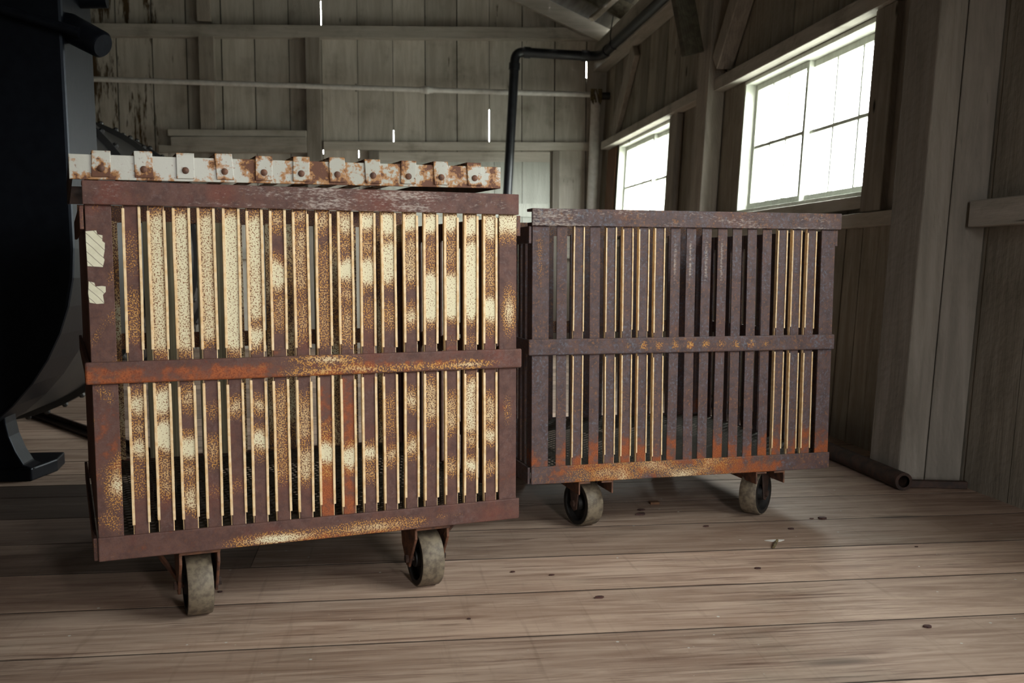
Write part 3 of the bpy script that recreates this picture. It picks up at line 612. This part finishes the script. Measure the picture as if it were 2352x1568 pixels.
def lbar(mb, p0, p1, w1, w2, th, paint, div, axis):
    """L section: front plate plus a leg going inward"""
    (x0, y0, z0), (x1, y1, z1) = p0, p1
def make_cart(name, label, loc, rz, W, dz, rm, left):
    root = thing(name, label, 'cart', loc, rz)
    zt1, zt0, zm1, zm0, zb1, zb0 = [z+dz for z in (ZT1, ZT0, ZM1, ZM0, ZB1, ZB0)]
    pt, pm, pb = (pl_rail_top, pl_rail_mid, pl_rail_bot) if left else (pr('top'), pr('mid'), pr('bot'))
    wt = W-.002 if left else 1.022
    # front rails (angle iron: face plate and inward leg)
    w = MB(); w.box((-.003, -.012, zt0), (wt, -.004, zt1), (160, 1, 8), paint=pt); w.box((-.003, -.004, zt1-.008), (wt, .045, zt1), (60, 1, 1), paint=pt); w.build('top_rail', rm, root, bevel=.0015)
    w = MB(); w.box((-.012, -.011, zm0), (W+(.008 if left else .003), -.001, zm1), (160, 1, 8), paint=pm); w.build('middle_rail', rm, root, bevel=.004)
    w = MB(); w.box((-.001, -.006, zb0), (W+(.003 if left else -.004), .002, zb1), (160, 1, 8), paint=pb); w.box((0, .002, zb0), (W, .05, zb0+.008), (20, 1, 1), paint=pb); w.build('bottom_rail', rm, root, bevel=.0025)
    # rear rails
    w = MB(); w.box((0, DD, zt0), (W, DD+.008, zt1), (20, 1, 1), col=(.2, .1, 0, 1)); w.build('top_rail', rm, root)
    w = MB(); w.box((0, DD, zm0), (W, DD+.008, zm1), (20, 1, 1), col=(.25, .2, 0, 1)); w.build('middle_rail', rm, root)
    w = MB(); w.box((0, DD-.004, zb0), (W, DD+.006, zb1), (20, 1, 1), col=(.1, .1, 0, 1)); w.build('bottom_rail', rm, root)
    # end rails
    for s_, x0, x1 in ((0, -.010, -.002), (1, W-.003, W+.007)):
        for nm, a, b in (('top_rail', zt0-.052, zt0-.0015), ('middle_rail', zm0+.002, zm1-.002), ('bottom_rail', zb0+.001, zb1-.002)):
            w = MB(); w.box((x0, -.001 if nm == 'top_rail' else .002, a), (x1, DD+.004, b), (1, 20, 1), col=(.15 if left else 0, .1, .05, 1)); w.build(nm, rm, root, bevel=.0015)
    # corner posts
    for k, (x0, x1) in enumerate(((.001, .053), (W-.050, W-.003 if left else W-.001))):
        pp = pl_post(k) if left else pr('post', k)
        w = MB(); w.box((x0, 0, zb1-.002), (x1, .006, zt0+.01), (6, 1, 90), paint=pp)
        xe = x0 if k == 0 else x1-.006; w.box((xe, .006, zb1-.002), (xe+.006, .052, zt0+.01), (1, 1, 30), paint=pp); w.build('corner_post', rm, root, bevel=.0012)
        w = MB(); w.box((x0, DD-.006, zb1-.002), (x1, DD, zt0+.01), (1, 1, 30), paint=pp); w.box((xe, DD-.05, zb1-.002), (xe+.006, DD-.006, zt0+.01), (1, 1, 30), paint=pp); w.build('corner_post', rm, root)
    # front slats, each with its pale edge strips
    strips = range(17) if left else (1, 3, 4, 5, 6, 14, 15, 16)
    for i in range(17):
        c = U0+PITCH*i+random.uniform(-.0008, .0008)+(0 if left else .0012); hwid = .0145 if i in strips else .0158
        bow = random.uniform(-.0012, .0012); lean = random.uniform(-.0012, .0012)
        fn = lambda v, bow=bow, lean=lean: Vector((v.x+bow*math.sin((v.z-.22)*4.4)+lean*(v.z-.58)/.36, v.y, v.z))
        w = MB(); pp = pl_slat(i) if left else pr('slat', i)
        w.box((c-hwid, 0, zb1-.002), (c+hwid, .004, zt0+.006), (5, 1, 130), fn=fn, paint=pp)
        so = w.build('slat', rm, root, bevel=.0008)
        if i in strips:
            w = MB()
            for s_ in (-1, 1):
                a, b = sorted((c+s_*(hwid-.0005), c+s_*(hwid+.0022))); w.box((a, .004, zb1-.002), (b, .014, zt0+.004), (1, 1, 8), fn=fn)
            w.build('side_flange', M['strip'], so)
            for z0, z1 in ((zb1+random.uniform(.016, .026), zm0-random.uniform(.002, .012)), (zm1+random.uniform(.012, .024), zt0-random.uniform(.002, .010))):
                for s_ in (-1, 1):
                    a, b = sorted((c+s_*(hwid-.0012), c+s_*(hwid+(.0046 if left else .003))))
                    w = MB(); w.box((a, -.0028, z0+random.uniform(-.003, .003)), (b, .004, z1+random.uniform(-.003, .003)), (1, 1, 14), fn=lambda v, f=fn, k=random.random()*9, s=s_: f(v)+Vector((.0006*n3(k, v.z*9, s), 0, 0)))
                    w.build('edge_strip', M['strip'], so, bevel=.0006)
    # rear and end slats
    grey = (2, 3, 5, 6, 8, 11, 12)
    for i in range(17):
        c = U0+PITCH*i; g_ = left and i in grey
        w = MB(); w.box((c-.0165, DD-.014, zb1-.002), (c+.0165, DD, zt0+.004), (1, 1, 30), paint=lambda v: (.55+.5*n3(v.x*9, 2, v.z*7) if left else 0, .15, 0, 1))
        w.build('slat', M['greyslat'] if g_ else rm, root)
    for s_, xx in ((0, .001), (1, W-.006)):
        for j in range(17):
            v_ = .09+.0485*j; w = MB(); w.box((xx, v_-.0145, zb1-.002), (xx+.005, v_+.0145, zt0-.004), (1, 1, 20), col=(.1 if left else 0, .1, 0, 1))
            w.build('slat', rm, root)
    # perforated floor
    w = MB(); w.box((.007, .008, zb1-.012), (W-.008, DD-.012, zb1-.006)); w.build('perforated_tray', M['tray'], root)
    for x in (.2, .5, .8):
        w = MB(); w.box((x-.02, .052, zb0), (x+.02, DD-.006, zb0+.012)); w.build('cross_bar', M['underside'], root)
    if left:
        for u, v in ((.2125, .072), (.772, .072)):
            wheel_assembly(root, u, v, 1, 0, 'channel'); wheel_assembly(root, u, DD-.072, -1, 0, 'channel')
        for a, b in (((.10, .22, zb0+.004), (.172, .10, .078)), ((.862, .06, zb0+.002), (.812, .03, .138))):
            w = MB(); w.beam(a, b, .006, .018, side=(1, 0, 0)); w.build('brace', M['edge_rust'], root)
        for nm, pts in (('torn_label', [(.001, .882), (.022, .884), (.024, .876), (.034, .874), (.033, .862), (.038, .858), (.037, .842), (.034, .828), (.036, .822), (.032, .807), (.018, .808), (.002, .809), (.0015, .83), (.001, .86)]),
                        ('torn_label', [(.003, .777), (.014, .774), (.016, .766), (.029, .767), (.036, .766), (.036, .755), (.030, .748), (.032, .730), (.018, .729), (.003, .732), (.001, .752)])):
            w = MB(); w.prism([(x, -.0015, z) for x, z in pts], (0, .0012, 0)); w.build(nm, M['paper'], root)
            root.children[-1]['label'] = 'cream torn paper scrap'
    else:
        for (u, v, sw) in ((.2, .095, .25), (.80, .09, -.88), (.2, DD-.10, .3), (.80, DD-.10, -.4)): wheel_assembly(root, u, v, 1, sw, 'angle')
        for x, s_ in ((.150, 1), (.262, -1), (.749, 1), (.852, -1)):
            for (v0, v1) in ((-.004, .17), (DD-.2, DD)):
                w = MB(); a, b = sorted((x, x+s_*.005)); w.box((a, v0, zb0-.040), (b, v1, zb0-.002)); a, b = sorted((x, x+s_*.038)); w.box((a, v0, zb0-.0065), (b, v1, zb0-.001)); w.build('angle_bracket', M['edge_rust'], root, bevel=.001)
        w = MB(); w.box((.30, .40, zb0-.045), (.70, .43, zb0-.0005)); w.build('under_bar', M['underside'], root)
    return root
make_cart('crate_cart', 'nearer slatted steel crate cart with cream flaking paint on small wheels', (-.61, 2.297, 0), .2792, .997, 0, M['rust_l'], True)
make_cart('crate_cart', 'farther slatted steel crate cart, dark purple brown rust, below the windows', (.45, 3.01, 0), .1373, 1.01, -.0085, M['rust_r'], False)

# lid resting on the nearer cart
t = thing('slatted_cover', 'white rust-blotched slatted cover with riveted straps lying on top of the nearer cart', 'cover', (-.61, 2.297, .9885), .2792)
def lz(u): return .012*max(0, u)
def lf(v): return Vector((v.x, v.y, v.z+lz(v.x)))
lp = lambda v: (.03+.11*ramp(v.x, .3, 1.2, .4)+.10*bumpf(v.x, -.02, .02)+.05*bumpf(v.z, 0, .006), 0, 0, 1)
w = MB(); w.box((-.026, -.016, .0005), (.944, -.010, .052), (90, 1, 4), fn=lf, paint=lp); w.build('front_bar', M['enamel'], t, bevel=.001)
w = MB(); w.box((-.026, DD-.01, .0005), (.944, DD-.004, .052), (10, 1, 1), fn=lf, paint=lp); w.build('rear_bar', M['underside'], t)
for x in (-.026, .938):
    w = MB(); w.box((x, -.010, .0005), (x+.006, DD-.010, .052), (1, 10, 1), fn=lf, paint=lp); w.build('side_bar', M['underside'], t)
for k in range(11):
    c = .0365+.0838*k+random.uniform(-.002, .002); ang = random.uniform(-.09, .05); hw = .0185
    zt = .058+random.uniform(-.001, .002)
    def sf(v, c=c, ang=ang):
        d = v.z-.03; x = v.x+(ang*d if v.y < 0 else ang*.028); return lf(Vector((x, v.y, v.z)))
    cp_ = lambda v, k=k: (.08+.03*(k > 6)+.03*(k == 0)+.10*max(0, abs(v.x-c)/.0185-.6)+.10*max(0, (v.z-.05)/.01)*.6+.10*bumpf(v.z, .007, .005), 0, 0, 1)
    w = MB(); w.box((c-hw, -.0195, .006), (c+hw, -.0162, zt), (6, 1, 8), fn=sf, paint=cp_); w.box((c-hw, -.0195, zt-.001), (c+hw, DD-.002, zt+.0025), (4, 10, 1), fn=sf, paint=cp_)
    so = w.build('strap', M['enamel'], t, bevel=.001)
    w = MB(); w.lathe([(0, .0075), (.002, .0072), (.0042, .0045), (.0048, 0)], lf(Vector((c, -.0195, .0235))), (0, -1, 0), 16); w.build('rivet', M['edge_rust'], so, smooth=True)

# ------------------------------------------------------------------ bits on the floor
FL = ['largest dark rust flake, on the planks between the wheels of the farther cart', 'rust flake just behind the largest flake under the farther cart', 'small rust flake on the planks left of the pale spatters', 'rust flake left of the right wheel shadow, in front of the farther cart', 'dark rust flake on the open floor right of the farther cart', 'tiny crumb beside the dark flake right of the farther cart', 'brown crumb at the middle of the floor right of the nearer cart', 'brown crumb just left of the one in the middle of the floor', 'rust crumb on the plank edge in front of the nearer cart', 'dark flake nearest the camera at the right on the floor', 'thin rust flake on the broad plank below the farther cart', 'small crumb right behind the left wheel of the nearer cart', 'faint crumb nearest the camera at the middle of the floor', 'small crumb on the floor at the far right of the planks']
def flake(x, y, s, k):
    b = MB(); pts = []; n_ = 7
    for i in range(n_):
        a = 2*PI*i/n_; r = s*random.uniform(.7, 1.1); pts.append((x+r*math.cos(a)*1.5, y+r*math.sin(a), .0005))
    b.prism(pts, (0, 0, s*.45)); o = b.build('rust_flake', M['flake']); return tag(o, FL[k], 'flake', 'rust flakes on the floor')
for k, (x, y, s) in enumerate(((.849, 3.232, .012), (.864, 3.291, .009), (1.014, 3.056, .007), (1.266, 2.992, .007), (1.42, 3.107, .011), (1.385, 3.109, .005), (.447, 2.611, .005), (.348, 2.651, .005), (.532, 2.412, .008), (1.227, 2.114, .008), (1.01, 2.60, .006), (-.399, 2.576, .005), (.2, 2.30, .004), (1.55, 2.75, .004))):
    flake(x, y, s, k)
b = MB(); b.box((.918, 3.365, 0.0005), (.950, 3.392, .009)); tag(b.build('wood_chip', M['orangewood'], bevel=.001), 'tan square wood chip on the floor between the wheels of the farther cart', 'wood chip')
b = MB(); b.tube([(1.128, 2.785, .004), (1.15, 2.825, .005), (1.168, 2.858, .004)], [.004, .005, .004], 8); tag(b.build('twig', M['rope']), 'short mottled stick on the floor in front of the farther cart', 'stick')
b = MB(); b.prism([(1.165+.022*math.cos(a)*(1.3+.3*math.sin(3*a)), 2.868+.012*math.sin(a), .0003) for a in [k*.45 for k in range(14)]], (0, 0, .0008)); tag(b.build('paint_spot', M['pipe_white']), 'pale dried paint spot beside the short stick', 'paint spot')
